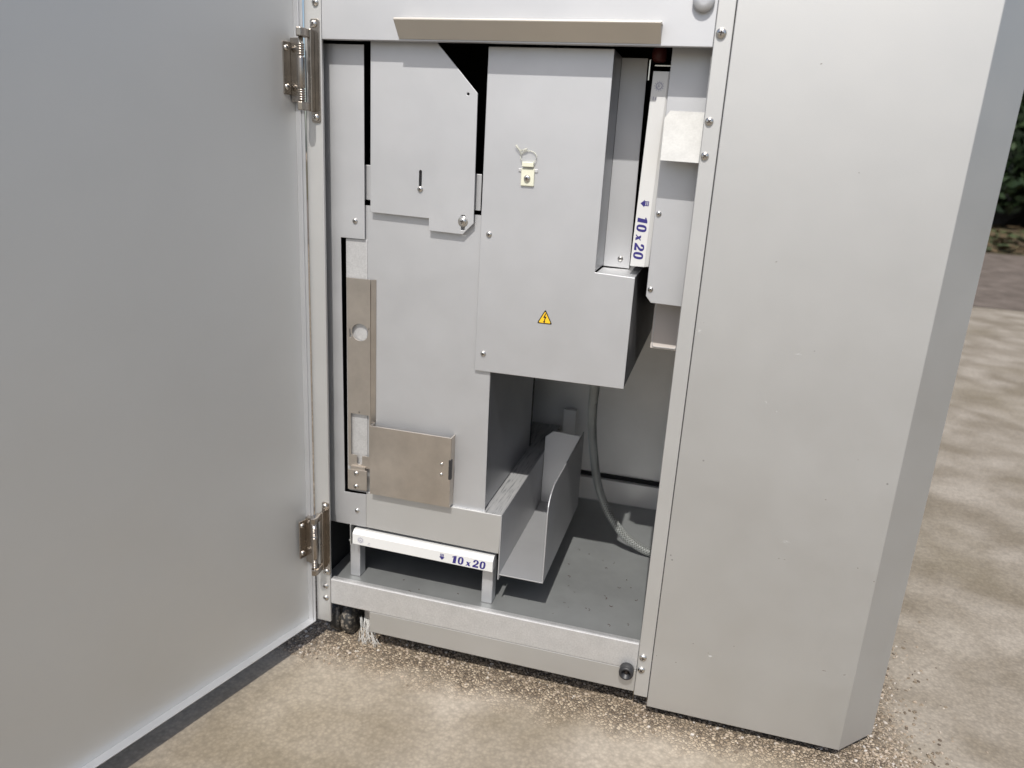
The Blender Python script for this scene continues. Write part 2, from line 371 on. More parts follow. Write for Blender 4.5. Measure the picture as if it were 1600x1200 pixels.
# --- chute: a deep sheet metal duct
bm = bmesh.new()
add_prism(bm, [(0.0225, 0.2420), (0.2200, 0.2420), (0.2160, 0.6270), (0.0225, 0.6285)], 0.0232, 0.0250)
link('chute_front', to_mesh(bm, 'chute_front'), cab, 'panel')
prism('chute_flange', [(0.0205, 0.2420), (0.0500, 0.2420), (0.0500, 0.5860), (0.0205, 0.5860)], 0.0222, 0.0231, 'galv', cab, bw=0.0003)
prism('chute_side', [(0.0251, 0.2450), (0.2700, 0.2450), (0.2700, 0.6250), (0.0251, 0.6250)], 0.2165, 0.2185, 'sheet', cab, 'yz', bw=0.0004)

# --- hinged adjustment plate over the chute
P = [(0.0570, 0.8480), (0.1080, 0.8480), (0.1397, 0.8136), (0.1893, 0.7622), (0.1905, 0.6175), (0.1774, 0.6036), (0.1340, 0.6048), (0.1338, 0.6192), (0.0570, 0.6211)]
slot = [(0.1219 + x, z) for x, z in ((-0.0018, 0.650), (0.0018, 0.650), (0.0018, 0.6730), (0.0010, 0.6745), (-0.0010, 0.6745), (-0.0018, 0.6730))]
ks = [(0.1774 + x, z) for x, z in ((-0.0024, 0.6085), (0.0024, 0.6085), (0.0024, 0.618), (0.0042, 0.620), (0.0042, 0.6235), (0.0018, 0.6262), (-0.0018, 0.6262), (-0.0042, 0.6235), (-0.0042, 0.620), (-0.0024, 0.618))]
ap = prism('adjustment_plate', P, 0.0160, 0.0180, 'panel', cab, holes=[slot, circ(0.1780, 0.7612, 0.0016, 12), ks], bw=0.0004)
bpy.data.objects['adjustment_plate']['label'] = 'grey plate with a cut corner and a keyhole slot'
screw(ap, 0.1221, 0.0158, 0.6528, 0.0036); screw(ap, 0.1774, 0.0158, 0.6190, 0.0048, me=WSCREW)

# --- power box
pb = prism('power_box', [(0.1985, 0.4365), (0.3865, 0.4372), (0.3865, 0.5708), (0.3400, 0.5730), (0.3400, 0.8122), (0.1990, 0.8118)], 0.0190, 0.0206, 'panel', cab, bw=0.0006)
pb['label'] = 'stepped grey power cover with a yellow warning triangle'
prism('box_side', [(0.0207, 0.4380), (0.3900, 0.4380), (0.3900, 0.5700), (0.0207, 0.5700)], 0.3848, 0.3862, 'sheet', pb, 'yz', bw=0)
prism('box_shelf', [(0.3400, 0.0207), (0.3862, 0.0207), (0.3862, 0.3900), (0.3400, 0.3900)], 0.5700, 0.5716, 'panel', pb, 'xy', bw=0)
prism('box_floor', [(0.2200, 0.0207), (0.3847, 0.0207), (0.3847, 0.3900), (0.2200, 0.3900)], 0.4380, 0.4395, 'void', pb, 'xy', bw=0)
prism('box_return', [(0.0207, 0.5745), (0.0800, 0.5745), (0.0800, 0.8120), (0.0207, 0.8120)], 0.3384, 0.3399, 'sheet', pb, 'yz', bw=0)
st = prism('inset_strip', [(0.3400, 0.5735), (0.3722, 0.5728), (0.3698, 0.8112), (0.3400, 0.8112)], 0.0800, 0.0815, 'panel', pb, bw=0.0004)
screw(st, 0.3602, 0.0800, 0.5838, 0.0034)
for x, z in ((0.2096, 0.6060), (0.2092, 0.4594)): screw(pb, x, 0.0190, z, 0.0036)
# warning triangle
def sticker(parent):
    cx = 0.2845; zb = 0.5058
    def tri(s, r=0.12):
        pts = []; c = [(-.5, 0), (.5, 0), (0, .93)]
        g = (0, .31)
        for i in range(3):
            a, b, d_ = Vector(c[i - 1]), Vector(c[i]), Vector(c[(i + 1) % 3])
            p0 = b + (a - b).normalized() * r; p1 = b + (d_ - b).normalized() * r
            for t in (0, .25, .5, .75, 1): q = p0 * (1 - t) ** 2 + b * 2 * t * (1 - t) + p1 * t * t; pts.append(q)
        return [(cx + (q[0] - g[0]) * 0.0188 * s, zb + g[1] * 0.0188 + (q[1] - g[1]) * 0.0188 * s) for q in pts]
    w = prism('warning_triangle', tri(1.0), 0.0186, 0.0190, 'black', parent, bw=0)
    prism('yellow_field', tri(0.80), 0.01845, 0.0186, 'yellow', w, bw=0)
    bolt = [(0.0003, .0120), (-.0021, .0062), (-.0002, .0064), (-.0012, .0018), (-.0022, .0020), (-.0003, -.0006), (.0009, .0026), (-.0001, .0022), (.0020, .0080), (.0001, .0078), (.0013, .0120)]
    prism('lightning_bolt', [(cx + a, zb + 0.0012 + b * 0.98) for a, b in bolt], 0.01832, 0.01845, 'black', w, bw=0)
sticker(pb)
# cable tie mount with its loose nylon loop
mo = box('tie_mount', 0.2452, 0.2608, 0.0166, 0.0190, 0.6645, 0.6842, 'nylon', pb, 0.0008)
box('tie_mount_bridge', 0.2462, 0.2598, 0.0140, 0.0190, 0.6856, 0.6912, 'nylon', mo, 0.0008)
box('tie_band', 0.2415, 0.2645, 0.0178, 0.0189, 0.6800, 0.6835, 'galv', mo, 0.0004)
screw(mo, 0.2528, 0.0166, 0.6730, 0.0040)
bm = bmesh.new()
loop = []
for i in range(15):
    t = math.radians(-60 + i * 20); loop.append((0.2530 + 0.0095 * math.cos(t), 0.0165 + 0.0010 * math.sin(t * 1.1), 0.6965 + 0.0070 * math.sin(t)))
add_tube(bm, loop, 0.0006, 6)
add_tube(bm, [(0.2440, 0.0165, 0.6995), (0.2425, 0.0160, 0.7035), (0.2400, 0.0160, 0.7060), (0.2375, 0.0165, 0.7085)], [0.0009, 0.0014, 0.0013, 0.0016], 6)
add_tube(bm, [(0.2440, 0.0165, 0.7030), (0.2480, 0.0160, 0.7042), (0.2510, 0.0160, 0.7055)], [0.0008, 0.0012, 0.0012], 6)
link('cable_tie', to_mesh(bm, 'cable_tie'), mo, 'tie')

# --- stainless bracket with cut-outs
def ring_hole(cx, cz, r): return circ(cx, cz, r, 28)
win = [(0.0278, 0.2955), (0.0368, 0.2955), (0.0368, 0.2840), (0.0385, 0.2818), (0.0410, 0.2815), (0.0436, 0.2825), (0.0445, 0.2845), (0.0445, 0.2955), (0.0548, 0.2955), (0.0548, 0.3550), (0.0278, 0.3550)]
br = prism('slotted_bracket', [(0.0240, 0.2780), (0.0572, 0.2780), (0.0562, 0.5372), (0.0232, 0.5372)], 0.0175, 0.0188, 'steel', cab,
           holes=[win, ring_hole(0.0418, 0.4675, 0.0116), circ(0.0408, 0.3582, 0.0012, 10), [(0.0268, 0.4600), (0.0288, 0.4590), (0.0300, 0.4620), (0.0285, 0.4650), (0.0282, 0.4705), (0.0266, 0.4710)], [(0.0538, 0.4715), (0.0555, 0.4715), (0.0553, 0.4745), (0.0545, 0.4760)]], bw=0)
br['label'] = 'narrow stainless bracket with a round hole and a keyhole window'
prism('bracket_flange', [(0.0573, 0.0176), (0.0622, 0.0226), (0.0613, 0.0232), (0.0564, 0.0188)], 0.3440, 0.5371, 'steel', br, 'xy', bw=0)
tab = prism('bracket_tab', [(0.0250, 0.2455), (0.0535, 0.2470), (0.0535, 0.2765), (0.0250, 0.2750)], 0.0130, 0.0144, 'steel', br, bw=0.0004)
screw(tab, 0.0380, 0.0130, 0.2705, 0.0036); screw(tab, 0.0378, 0.0130, 0.2512, 0.0036)
box('bracket_neck', 0.0290, 0.0500, 0.0145, 0.0222, 0.2600, 0.2800, 'steel', br, 0)

# --- stainless pocket
pk = prism('pocket', [(0.0605, 0.2466), (0.1755, 0.2466), (0.1748, 0.3450), (0.0605, 0.3450)], 0.0080, 0.0094, 'steel', cab, bw=0.0004)
pk['label'] = 'shallow stainless pocket with two rivets and a black catch'
prism('pocket_side', [(0.0094, 0.2470), (0.0228, 0.2470), (0.0228, 0.3450), (0.0094, 0.3450)], 0.1738, 0.1752, 'steel', pk, 'yz', bw=0.0003)
prism('pocket_side', [(0.0094, 0.2470), (0.0220, 0.2470), (0.0220, 0.3450), (0.0094, 0.3450)], 0.0606, 0.0618, 'steel', pk, 'yz', bw=0.0003)
prism('pocket_floor', [(0.0620, 0.0094), (0.1737, 0.0094), (0.1737, 0.0225), (0.0620, 0.0225)], 0.2478, 0.2488, 'steel', pk, 'xy', bw=0)
box('catch', 0.1728, 0.1762, 0.0068, 0.0130, 0.2872, 0.3146, 'rubber', pk, 0.0004)
for z in (0.3070, 0.2925):
    bm = bmesh.new(); add_lathe(bm, [(0.0024, 0.0002), (0.0023, -0.0008), (0.0016, -0.0014), (0.0004, -0.0016)], 'y', (0.1628, 0.0080, z), 16)
    link('rivet', to_mesh(bm, 'rivet'), pk, 'chrome')

# --- drawer body under the chute with its ledge, and the tray beside it
dr = prism('drawer_front', [(0.0502, 0.1890), (0.2435, 0.1866), (0.2452, 0.2435), (0.0552, 0.2435), (0.0502, 0.2425)], 0.0180, 0.0196, 'post', cab, bw=0.0008)
prism('ledge', [(0.0240, 0.0197), (0.2438, 0.0197), (0.2438, 0.3950), (0.0240, 0.3950)], 0.2412, 0.2428, 'ledge', dr, 'xy', bw=0)
prism('tray_wall', [(0.0180, 0.1480), (0.0200, 0.1470), (0.2750, 0.1490), (0.2750, 0.2436), (0.0180, 0.2436)], 0.2440, 0.2455, 'traysteel', dr, 'yz', bw=0.0003)
prism('edge_strip', [(0.0180, 0.1570), (0.0300, 0.1570), (0.0300, 0.1885), (0.0180, 0.1885)], 0.0255, 0.0266, 'post', dr, 'yz', bw=0)
tr = prism('tray', [(0.2457, 0.0190), (0.3050, 0.0190), (0.3050, 0.2590), (0.2457, 0.2590)], 0.1545, 0.1560, 'traysteel', cab, 'xy', bw=0.0003)
tr['label'] = 'open grey sheet metal tray with a high right side'
cv = [(0.0190, 0.1545), (0.0190, 0.2560), (0.0205, 0.2660), (0.0245, 0.2730), (0.0330, 0.2790), (0.0500, 0.2850), (0.2600, 0.2842), (0.2700, 0.2842), (0.2700, 0.1545)]
prism('tray_side', cv, 0.3051, 0.3066, 'traysteel', tr, 'yz', bw=0.0003)
prism('tray_back', [(0.2465, 0.1562), (0.3049, 0.1562), (0.3049, 0.2790), (0.2590, 0.2815), (0.2465, 0.2700)], 0.2588, 0.2602, 'traysteel', tr, bw=0.0003)

# --- legs under the drawer
for x0 in (0.0192, 0.2190):
    leg = box('support_leg', x0, x0 + 0.0155, 0.0300, 0.0480, 0.1002, 0.1560, 'panel', cab, 0.0012)
    box('leg_cap', x0 - 0.001, x0 + 0.0160, 0.0285, 0.0500, 0.1562, 0.1580, 'post', leg, 0.0006)
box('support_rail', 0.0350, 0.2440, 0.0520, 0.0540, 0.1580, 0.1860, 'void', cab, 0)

# --- right hand inner plates
rp = prism('inner_side_plate', [(0.4060, 0.5415), (0.4450, 0.5405), (0.4450, 0.8170), (0.3996, 0.8170), (0.3996, 0.5490)], 0.0340, 0.0356, 'panel', cab, bw=0.0006)
prism('plate_return', [(0.0356, 0.5500), (0.0480, 0.5500), (0.0480, 0.8170), (0.0356, 0.8170)], 0.3996, 0.4010, 'panel', rp, 'yz', bw=0)
for z in (0.6433, 0.5572): screw(rp, 0.4042, 0.0340, z, 0.0032)
# sloping galvanised flap: hinged at its top against the plate, its lower edge standing forward
bm = bmesh.new()
def slope(a, b, c): t = (0.7530 - b) / 0.052; return Vector((a, 0.0325 - 0.028 * t + c, b))
add_prism(bm, [(0.4015, 0.7010), (0.4423, 0.7003), (0.4420, 0.7530), (0.4042, 0.7535), (0.3992, 0.7455)], 0.0, 0.0014, fn=slope)
fo = bevel(link('sloping_flap', to_mesh(bm, 'flap'), cab, 'galvlight'), 0.0004); fo['label'] = 'pale galvanised flap sloping outwards'
# small fittings in the dark gap above
box('rod', 0.3790, 0.4020, 0.0700, 0.0712, 0.8020, 0.8032, 'chrome', cab, 0)
box('rod', 0.3750, 0.3762, 0.0500, 0.0512, 0.7850, 0.8060, 'chrome', cab, 0)
bm = bmesh.new(); add_lathe(bm, [(0.006, 0.0), (0.009, 0.004), (0.009, 0.012), (0.004, 0.018)], 'z', (0.382, 0.085, 0.808), 14); link('knob', to_mesh(bm, 'knob'), cab, 'redwire')

# --- cover on the right: broad front, chamfered corner, side going back
def cover():
    bm = bmesh.new()
    pr = [(0.4608, 0.0200), (0.4608, -0.0010), (0.6968, -0.0010), (0.7427, 0.0450), (0.7427, 0.5600), (0.7407, 0.5600), (0.7407, 0.0458), (0.6960, 0.0010), (0.4628, 0.0010), (0.4628, 0.0200)]
    add_prism(bm, pr, 0.0172, 1.02, 'xy')
    o = link('side_cover', to_mesh(bm, 'side_cover'), cab, 'cover')
    bevel(o, 0.0019, 4); o['label'] = 'plain warm grey side cover with a chamfered corner'
    return o
sc = cover()
# scuffs and chips in the paint
def mark(x, z, w, h, ang, mat, name='scuff'):
    c, s = math.cos(ang), math.sin(ang); pts = []
    k = 9
    for i in range(k):
        t = 2 * math.pi * i / k; r = random.uniform(0.6, 1.1); a, b = w / 2 * math.cos(t) * r, h / 2 * math.sin(t) * r
        pts.append((x + a * c - b * s, z + a * s + b * c))
    bm = bmesh.new(); add_prism(bm, pts, -0.00112, -0.0009); return link(name, to_mesh(bm, name), sc, mat)
mark(0.5938, 0.2856, 0.009, 0.0006, -0.3, 'scuff'); mark(0.5925, 0.2838, 0.006, 0.0005, -0.5, 'scuff')
mark(0.5475, 0.4497, 0.0012, 0.004, 0.5, 'scuff'); mark(0.560, 0.440, 0.0018, 0.0016, 0, 'scuff'); mark(0.573, 0.5080, 0.007, 0.0012, 0.1, 'scuff')
mark(0.4655, 0.522, 0.003, 0.004, 0, 'scuff'); mark(0.4690, 0.532, 0.0012, 0.004, -0.8, 'scuff'); mark(0.530, 0.112, 0.005, 0.002, 0.3, 'scuff')
for x, z, w in ((0.5479, 0.800, 0.0022), (0.6275, 0.3449, 0.0022), (0.5895, 0.2622, 0.0016), (0.5958, 0.2620, 0.0022), (0.6750, 0.2673, 0.0024), (0.6945, 0.2540, 0.002), (0.5075, 0.1250, 0.0018), (0.5270, 0.1160, 0.0018), (0.4650, 0.0960, 0.0018), (0.4900, 0.0925, 0.0022), (0.5560, 0.1330, 0.0016), (0.6850, 0.1250, 0.004), (0.6620, 0.1250, 0.005), (0.535, 0.605, 0.002), (0.600, 0.700, 0.0014)):
    mark(x, z, w, 0.0012, random.uniform(-.4, .4), 'chip', 'paint_chip')

# --- casters (twin wheel)
cs = thing_c = bpy.data.objects.new('caster', None); COL.objects.link(cs); cs.parent = cab; cs.location = (0.009, 0.041, 0.0); cs['wc'] = [0.009, 0.041, 0.0]; cs.empty_display_size = 0.02
for x in (-0.0025, 0.0172):
    bm = bmesh.new()
    add_lathe(bm, [(0.008, x - 0.0088), (0.0225, x - 0.0086), (0.0255, x - 0.0062), (0.0264, x), (0.0255, x + 0.0062), (0.0225, x + 0.0086), (0.008, x + 0.0088)], 'x', (0.0, 0.041, 0.0266), 32)
    link('wheel', to_mesh(bm, 'wheel'), cs, 'tyre')
bm = bmesh.new(); add_box(bm, 0.0066, 0.0082, 0.028, 0.065, 0.018, 0.058); add_lathe(bm, [(0.012, 0.058), (0.012, 0.066)], 'z', (0.0075, 0.045, 0), 16)
link('housing', to_mesh(bm, 'housing'), cs, 'rubber')
for x, y in ((0.435, 0.07), (0.012, 0.38), (0.435, 0.38)):
    c2 = cs.copy(); COL.objects.link(c2); c2.parent = cab; c2.location = (x, y, 0); c2['wc'] = [x, y, 0]
    for ch in list(cs.children):
        k = ch.copy(); COL.objects.link(k); k.parent = c2
box('levelling_foot', 0.036, 0.058, 0.040, 0.062, 0.0025, 0.0665, 'galv', cab, 0.002)
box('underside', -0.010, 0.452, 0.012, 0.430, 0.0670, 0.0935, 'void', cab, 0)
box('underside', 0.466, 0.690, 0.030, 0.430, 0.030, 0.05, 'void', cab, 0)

# --- the door: a shallow pan hinged on the left post, opened past a right angle
HX, HY = -0.018, -0.004
U = Vector((-0.2624, -0.9650, 0)).normalized(); N = Vector((0.9650, -0.2624, 0)).normalized()
def dfn(s, z, nn): return Vector((HX, HY, 0)) + U * s + N * nn + Vector((0, 0, z))
ZB, ZT, W = 0.035, 1.02, 0.462
door = prism('door', [(0, ZB), (W, ZB), (W, ZT), (0, ZT)], -0.0120, -0.0135, 'door', cab, fn=dfn, bw=0)
door['label'] = 'large plain grey door seen from its inner side'
prism('door_flange', [(0.0016, ZB), (W, ZB), (W, ZB + 0.0016), (0.0016, ZB + 0.0016)], 0.0, -0.0120, 'doorlip' if 'doorlip' in M else 'panel', door, fn=dfn, bw=0.0005)
prism('door_flange', [(0, ZB), (0.0016, ZB), (0.0016, ZT), (0, ZT)], 0.0, -0.0120, 'panel', door, fn=dfn, bw=0.0005)
prism('door_flange', [(0.0016, ZB + 0.0016), (0.0034, ZB + 0.0016), (0.0034, ZT), (0.0016, ZT)], -0.0040, -0.0120, 'panel', door, fn=dfn, bw=0.0006)

# --- hinges
def hinge(dz):
    bm = bmesh.new()
    add_prism(bm, rrect(-0.0105, 0.0010, 0.7215, 0.8345, 0.003), -0.0018, 0.0, 'xz')
    h = bevel(link('hinge', to_mesh(bm, 'leaf'), cab, 'hingemetal'), 0.0004)
    # U bracket standing off the post leaf, carrying the pin
    bm = bmesh.new()
    add_prism(bm, [(-0.0095, 0.7335), (-0.0050, 0.7335), (-0.0050, 0.8225), (-0.0095, 0.8225)], -0.0018, -0.0105, 'xz')
    for z0, z1 in ((0.8125, 0.8215), (0.7340, 0.7430)):
        add_prism(bm, [(-0.0060, -0.0100), (-0.0050, -0.0240), (-0.0068, -0.0290), (-0.0120, -0.0300), (-0.0150, -0.0250), (-0.0130, -0.0100)], z0, z1, 'xy')
    bevel(link('pin_bracket', to_mesh(bm, 'bracket'), h, 'hingemetal'), 0.0008)
    bm = bmesh.new(); add_lathe(bm, [(0.0026, 0.7435), (0.0026, 0.8120)], 'z', (-0.0102, -0.0235, 0), 16); link('pin', to_mesh(bm, 'pin'), h, 'chrome')
    bm = bmesh.new(); add_lathe(bm, [(0.0040, 0.7580), (0.0043, 0.7590), (0.0043, 0.7900), (0.0040, 0.7910)], 'z', (-0.0102, -0.0235, 0), 20); link('barrel', to_mesh(bm, 'barrel'), h, 'hingemetal')
    for z0 in (0.7440, 0.7925):
        bm = bmesh.new(); hs = []
        for k in range(5): hs += [(0.0030, z0 + k * 0.0026), (0.0040, z0 + 0.0007 + k * 0.0026), (0.0040, z0 + 0.0018 + k * 0.0026), (0.0031, z0 + 0.0025 + k * 0.0026)]
        add_lathe(bm, hs, 'z', (-0.0102, -0.0235, 0), 16)
        link('spring', to_mesh(bm, 'spring'), h, 'hingemetal')
        for k in range(0): add_lathe(bm, [(0.0030, z0 + k * 0.0026), (0.0040, z0 + 0.0008 + k * 0.0026), (0.0040, z0 + 0.0018 + k * 0.0026), (0.0030, z0 + 0.0026 + k * 0.0026)], 'z', (-0.0102, -0.0235, 0), 16)
    # door leaf
    bm = bmesh.new()
    add_prism(bm, rrect(0.0040, 0.0215, 0.7510, 0.8080, 0.0012), -0.0105, -0.0119, fn=dfn)
    add_prism(bm, [(0.0040, 0.7470), (0.0075, 0.7430), (0.0105, 0.7430), (0.0105, 0.8125), (0.0040, 0.8125)], 0.0030, -0.0104, fn=dfn)
    bevel(link('door_leaf', to_mesh(bm, 'door_leaf'), h, 'hingemetal'), 0.0005)
    rot = Matrix.Rotation(math.atan2(N.y, N.x) + math.pi / 2, 4, 'Z')
    for z in (0.8010, 0.7590):
        p = dfn(0.0165, z, -0.0105); screw(h, p.x, p.y, p.z, 0.0036, rot)
    screw(h, -0.0056, -0.0018, 0.8288, 0.0042); screw(h, -0.0048, -0.0018, 0.7272, 0.0042)
    return h
h1 = hinge(0)
h2 = h1.copy(); COL.objects.link(h2); h2.parent = cab; h2.location = h1.location + Vector((0.0034, 0, -0.6080))
for ch in list(h1.children):
    k = ch.copy(); COL.objects.link(k); k.parent = h2
# shift of the lower hinge follows the post; its door leaf stays flat on the door skin

# grime on the floor pan: curls and crumbs dropped inside
bm = bmesh.new()
for i in range(30):
    x = random.uniform(0.315, 0.43); y = 0.010 + random.random() ** 1.3 * 0.22; a = random.uniform(0, 3.1); L = random.uniform(.0008, .0048)
    if i > 25: x = random.uniform(0.05, 0.20); y = random.uniform(0.01, 0.05)
    q = [(x + math.cos(a + k * .35) * L * k / 3, y + math.sin(a + k * .35) * L * k / 3, 0.1004 + random.uniform(0, .0005)) for k in range(-2, 3)]
    add_tube(bm, q, random.uniform(.00015, .0004), 4)
g_ = link('grime', to_mesh(bm, 'grime'), fl, 'grime'); g_['kind'] = 'stuff'

# ================================================================== LOOSE THINGS
# --- white label bars: print drawn as flat lettering
def shear(pts, k=0.10): return [(a + b * k, b) for a, b in pts]
def sup(w, h, cx, n=26, e=2.6):
    o = []
    for i in range(n):
        t = 2 * math.pi * i / n; c, s = math.cos(t), math.sin(t)
        o.append((cx + w / 2 * math.copysign(abs(c) ** (2 / e), c), 0.5 * 1 + h / 2 * math.copysign(abs(s) ** (2 / e), s)))
    return o
GL = []   # (polygon, holes) in a line 1 high
GL.append((shear([(0.12, 0), (0.50, 0), (0.50, 1), (0.30, 1), (0.02, 0.86), (0.0, 0.72), (0.16, 0.76)]), []))
GL.append((shear(sup(0.66, 1.02, 1.02)), [shear(sup(0.20, 0.70, 1.02))]))
GL.append((shear([(1.62, 0.02), (1.76, 0.02), (2.18, 0.56), (2.06, 0.56)]), []))
GL.append((shear([(1.66, 0.56), (1.90, 0.56), (2.20, 0.02), (1.94, 0.02)]), []))
two = [(2.42, 0.0), (3.10, 0.0), (3.10, 0.26), (2.80, 0.22), (2.74, 0.24), (2.98, 0.44), (3.10, 0.62), (3.08, 0.84), (2.94, 0.98), (2.72, 1.02), (2.52, 0.95), (2.44, 0.80), (2.46, 0.66), (2.60, 0.62), (2.68, 0.72), (2.70, 0.86), (2.80, 0.88), (2.86, 0.78), (2.84, 0.62), (2.72, 0.46), (2.44, 0.20)]
GL.append((shear(two), []))
GL.append((shear(sup(0.66, 1.02, 3.55)), [shear(sup(0.20, 0.70, 3.55))]))
def label_bar(root, L, H, D, fn, txt_at, txt_h, arrow_at, emb_at, sx=1.08):
    """fn(a, b, c): a along the bar, b across its face, c depth behind the face"""
    bm = bmesh.new(); ch = H * 0.16
    # body: profile across (b, c) with a chamfered upper edge, swept along a
    prof = [(0, 0), (H, 0), (H + 0.0050, 0.0050), (H + 0.0050, D), (0, D)]
    add_prism(bm, prof, 0, L, fn=lambda b, c, a: fn(a, b, c))
    body = bevel(link('bar_body', to_mesh(bm, 'bar_body'), root, 'white'), 0.0006)
    nm = ['digit', 'digit', 'times_sign', 'times_sign', 'digit', 'digit']
    s = txt_h
    for i, (pl_, ho) in enumerate(GL):
        e = 0.00003 * (i % 2)
        bm = bmesh.new()
        add_prism(bm, [(txt_at + a * s * sx, H / 2 - s / 2 + b * s) for a, b in pl_], -0.00012 - e, 0.0002, holes=[[(txt_at + a * s * sx, H / 2 - s / 2 + b * s) for a, b in q] for q in ho], fn=fn)
        link(nm[i], to_mesh(bm, nm[i]), root, 'navy')
    k = H * 0.30
    arr = [(-.55, 1), (.55, 1), (.55, .0), (.85, .0), (0, -.95), (-.85, .0), (-.55, .0)]
    bm = bmesh.new(); add_prism(bm, [(arrow_at + a * k, H / 2 + b * k) for a, b in arr], -0.00012, 0.0002, fn=fn); ao = link('arrow', to_mesh(bm, 'arrow'), root, 'navy')
    bm = bmesh.new()
    for j in range(2):
        for q in range(3): add_prism(bm, [(arrow_at + (x - 1) * 0.0 + xx * k, H / 2 + zz * k) for x, xx, zz in ((0, -.40 + q * .28, .62 - j * .40), (0, -.20 + q * .28, .62 - j * .40), (0, -.20 + q * .28, .80 - j * .40), (0, -.40 + q * .28, .80 - j * .40))], -0.00018, -0.00011, fn=fn)
    link('arrow_lettering', to_mesh(bm, 'arrow_lettering'), ao, 'white')
    bm = bmesh.new(); R0 = H * 0.23
    add_prism(bm, [(emb_at + a, H / 2 + b) for a, b in circ(0, 0, R0, 24)], -0.00012, 0.0002, holes=[[(emb_at + a, H / 2 + b) for a, b in circ(0, 0, R0 * 0.74, 24)]], fn=fn)
    for j in range(12):
        t = 2 * math.pi * j / 12; c, s_ = math.cos(t), math.sin(t)
        q = [(R0 * 1.12, -.0003), (R0 * 1.42, -.0003), (R0 * 1.42, .0003), (R0 * 1.12, .0003)]
        add_prism(bm, [(emb_at + a * c - b * s_, H / 2 + a * s_ + b * c) for a, b in q], -0.00012, 0.0002, fn=fn)
    for q in ([(-.45, .35), (-.25, .35), (-.25, -.2), (-.05, -.2), (-.05, .35), (.12, .35), (.12, -.42), (-.45, -.42)], [(.2, .2), (.35, .2), (.35, -.45), (.62, -.45), (.62, -.6), (.2, -.6)]):
        add_prism(bm, [(emb_at + a * R0 * .9, H / 2 + b * R0 * .9) for a, b in q], -0.00012, 0.0002, fn=fn)
    link('emblem', to_mesh(bm, 'emblem'), root, 'greyprint')
    bm = bmesh.new()
    for q in ((0.011, .18, .0038), (0.0115, .34, .003)):
        add_prism(bm, [(emb_at + q[0], H * q[1]), (emb_at + q[0] + q[2], H * q[1]), (emb_at + q[0] + q[2], H * (q[1] + .05)), (emb_at + q[0], H * (q[1] + .05))], -0.00012, 0.0002, fn=fn)
    link('small_print', to_mesh(bm, 'small_print'), root, 'greyprint')
b1 = thing('label_bar', 'white plastic bar marked 10 x 20 lying level on the two legs', 'label bar', (0.031, 0.010, 0.1605), 'white bars marked 10 x 20')
F1 = lambda a, b, c: Vector((0.0318 + a, 0.0125 + c, 0.1625 - a * 0.0100 + b))
label_bar(b1, 0.2062, 0.0158, 0.020, F1, 0.1478, 0.0114, 0.1340, 0.0125)
b2 = thing('label_bar', 'white plastic bar marked 10 x 20 standing upright beside the power cover', 'label bar', (0.387, 0.034, 0.5815), 'white bars marked 10 x 20')
# upright bar: a runs downwards, b runs to the right
Lv = 0.2110
def F2(a, b, c):
    # flipped across so that the print reads when the head is tilted right: the top of the print faces right
    return Vector((0.3818 - a * 0.0200 + b, 0.0345 + c, 0.7930 - a))
label_bar(b2, Lv, 0.0162, 0.022, F2, 0.1540, 0.0114, 0.1395, 0.0150)

# --- braided hose
hp = [(0.3450, 0.050, 0.4375), (0.3440, 0.075, 0.4200), (0.3385, 0.110, 0.3800), (0.3360, 0.135, 0.3520), (0.3350, 0.160, 0.3200), (0.3365, 0.185, 0.2800), (0.3400, 0.212, 0.2350), (0.3480, 0.228, 0.1980), (0.3600, 0.234, 0.1710), (0.3730, 0.238, 0.1500), (0.3880, 0.240, 0.1320), (0.4060, 0.241, 0.1190), (0.4260, 0.242, 0.1100), (0.4470, 0.243, 0.1065)]
def spline(pts, n=6):
    pts = [Vector(p) for p in pts]; out = []
    for i in range(len(pts) - 1):
        p0, p1, p2, p3 = pts[max(i - 1, 0)], pts[i], pts[i + 1], pts[min(i + 2, len(pts) - 1)]
        for k in range(n):
            t = k / n; out.append(0.5 * ((2 * p1) + (p2 - p0) * t + (2 * p0 - 5 * p1 + 4 * p2 - p3) * t * t + (3 * p1 - p0 - 3 * p2 + p3) * t ** 3))
    return out + [pts[-1]]
sp = spline(hp)
hose = thing('braided_hose', 'grey braided hose curving down from the power cover to the floor', 'hose', hp[-1])
bm = bmesh.new(); add_tube(bm, sp, 0.0060, 14); link('hose_core', to_mesh(bm, 'hose_core'), hose, 'hosecore')
bm = bmesh.new()
fine = spline(hp, 44)
T = [(fine[min(i + 1, len(fine) - 1)] - fine[max(i - 1, 0)]).normalized() for i in range(len(fine))]
for hand in (1, -1):
    for k in range(6):
        path = []
        dist = 0
        for i, p in enumerate(fine):
            if i: dist += (fine[i] - fine[i - 1]).length
            if i % 2: continue
            t = T[i]; s_ = t.cross(Vector((0.2, -1, 0.1))).normalized(); w = s_.cross(t)
            a = hand * dist / 0.0042 + k * 2 * math.pi / 6
            rr = 0.0061 + 0.00015 * math.sin(4 * a)
            path.append(p + (s_ * math.cos(a) + w * math.sin(a)) * rr)
        add_tube(bm, path, 0.00050, 3)
link('hose_braid', to_mesh(bm, 'hose_braid'), hose, 'braid')['kind'] = 'stuff'

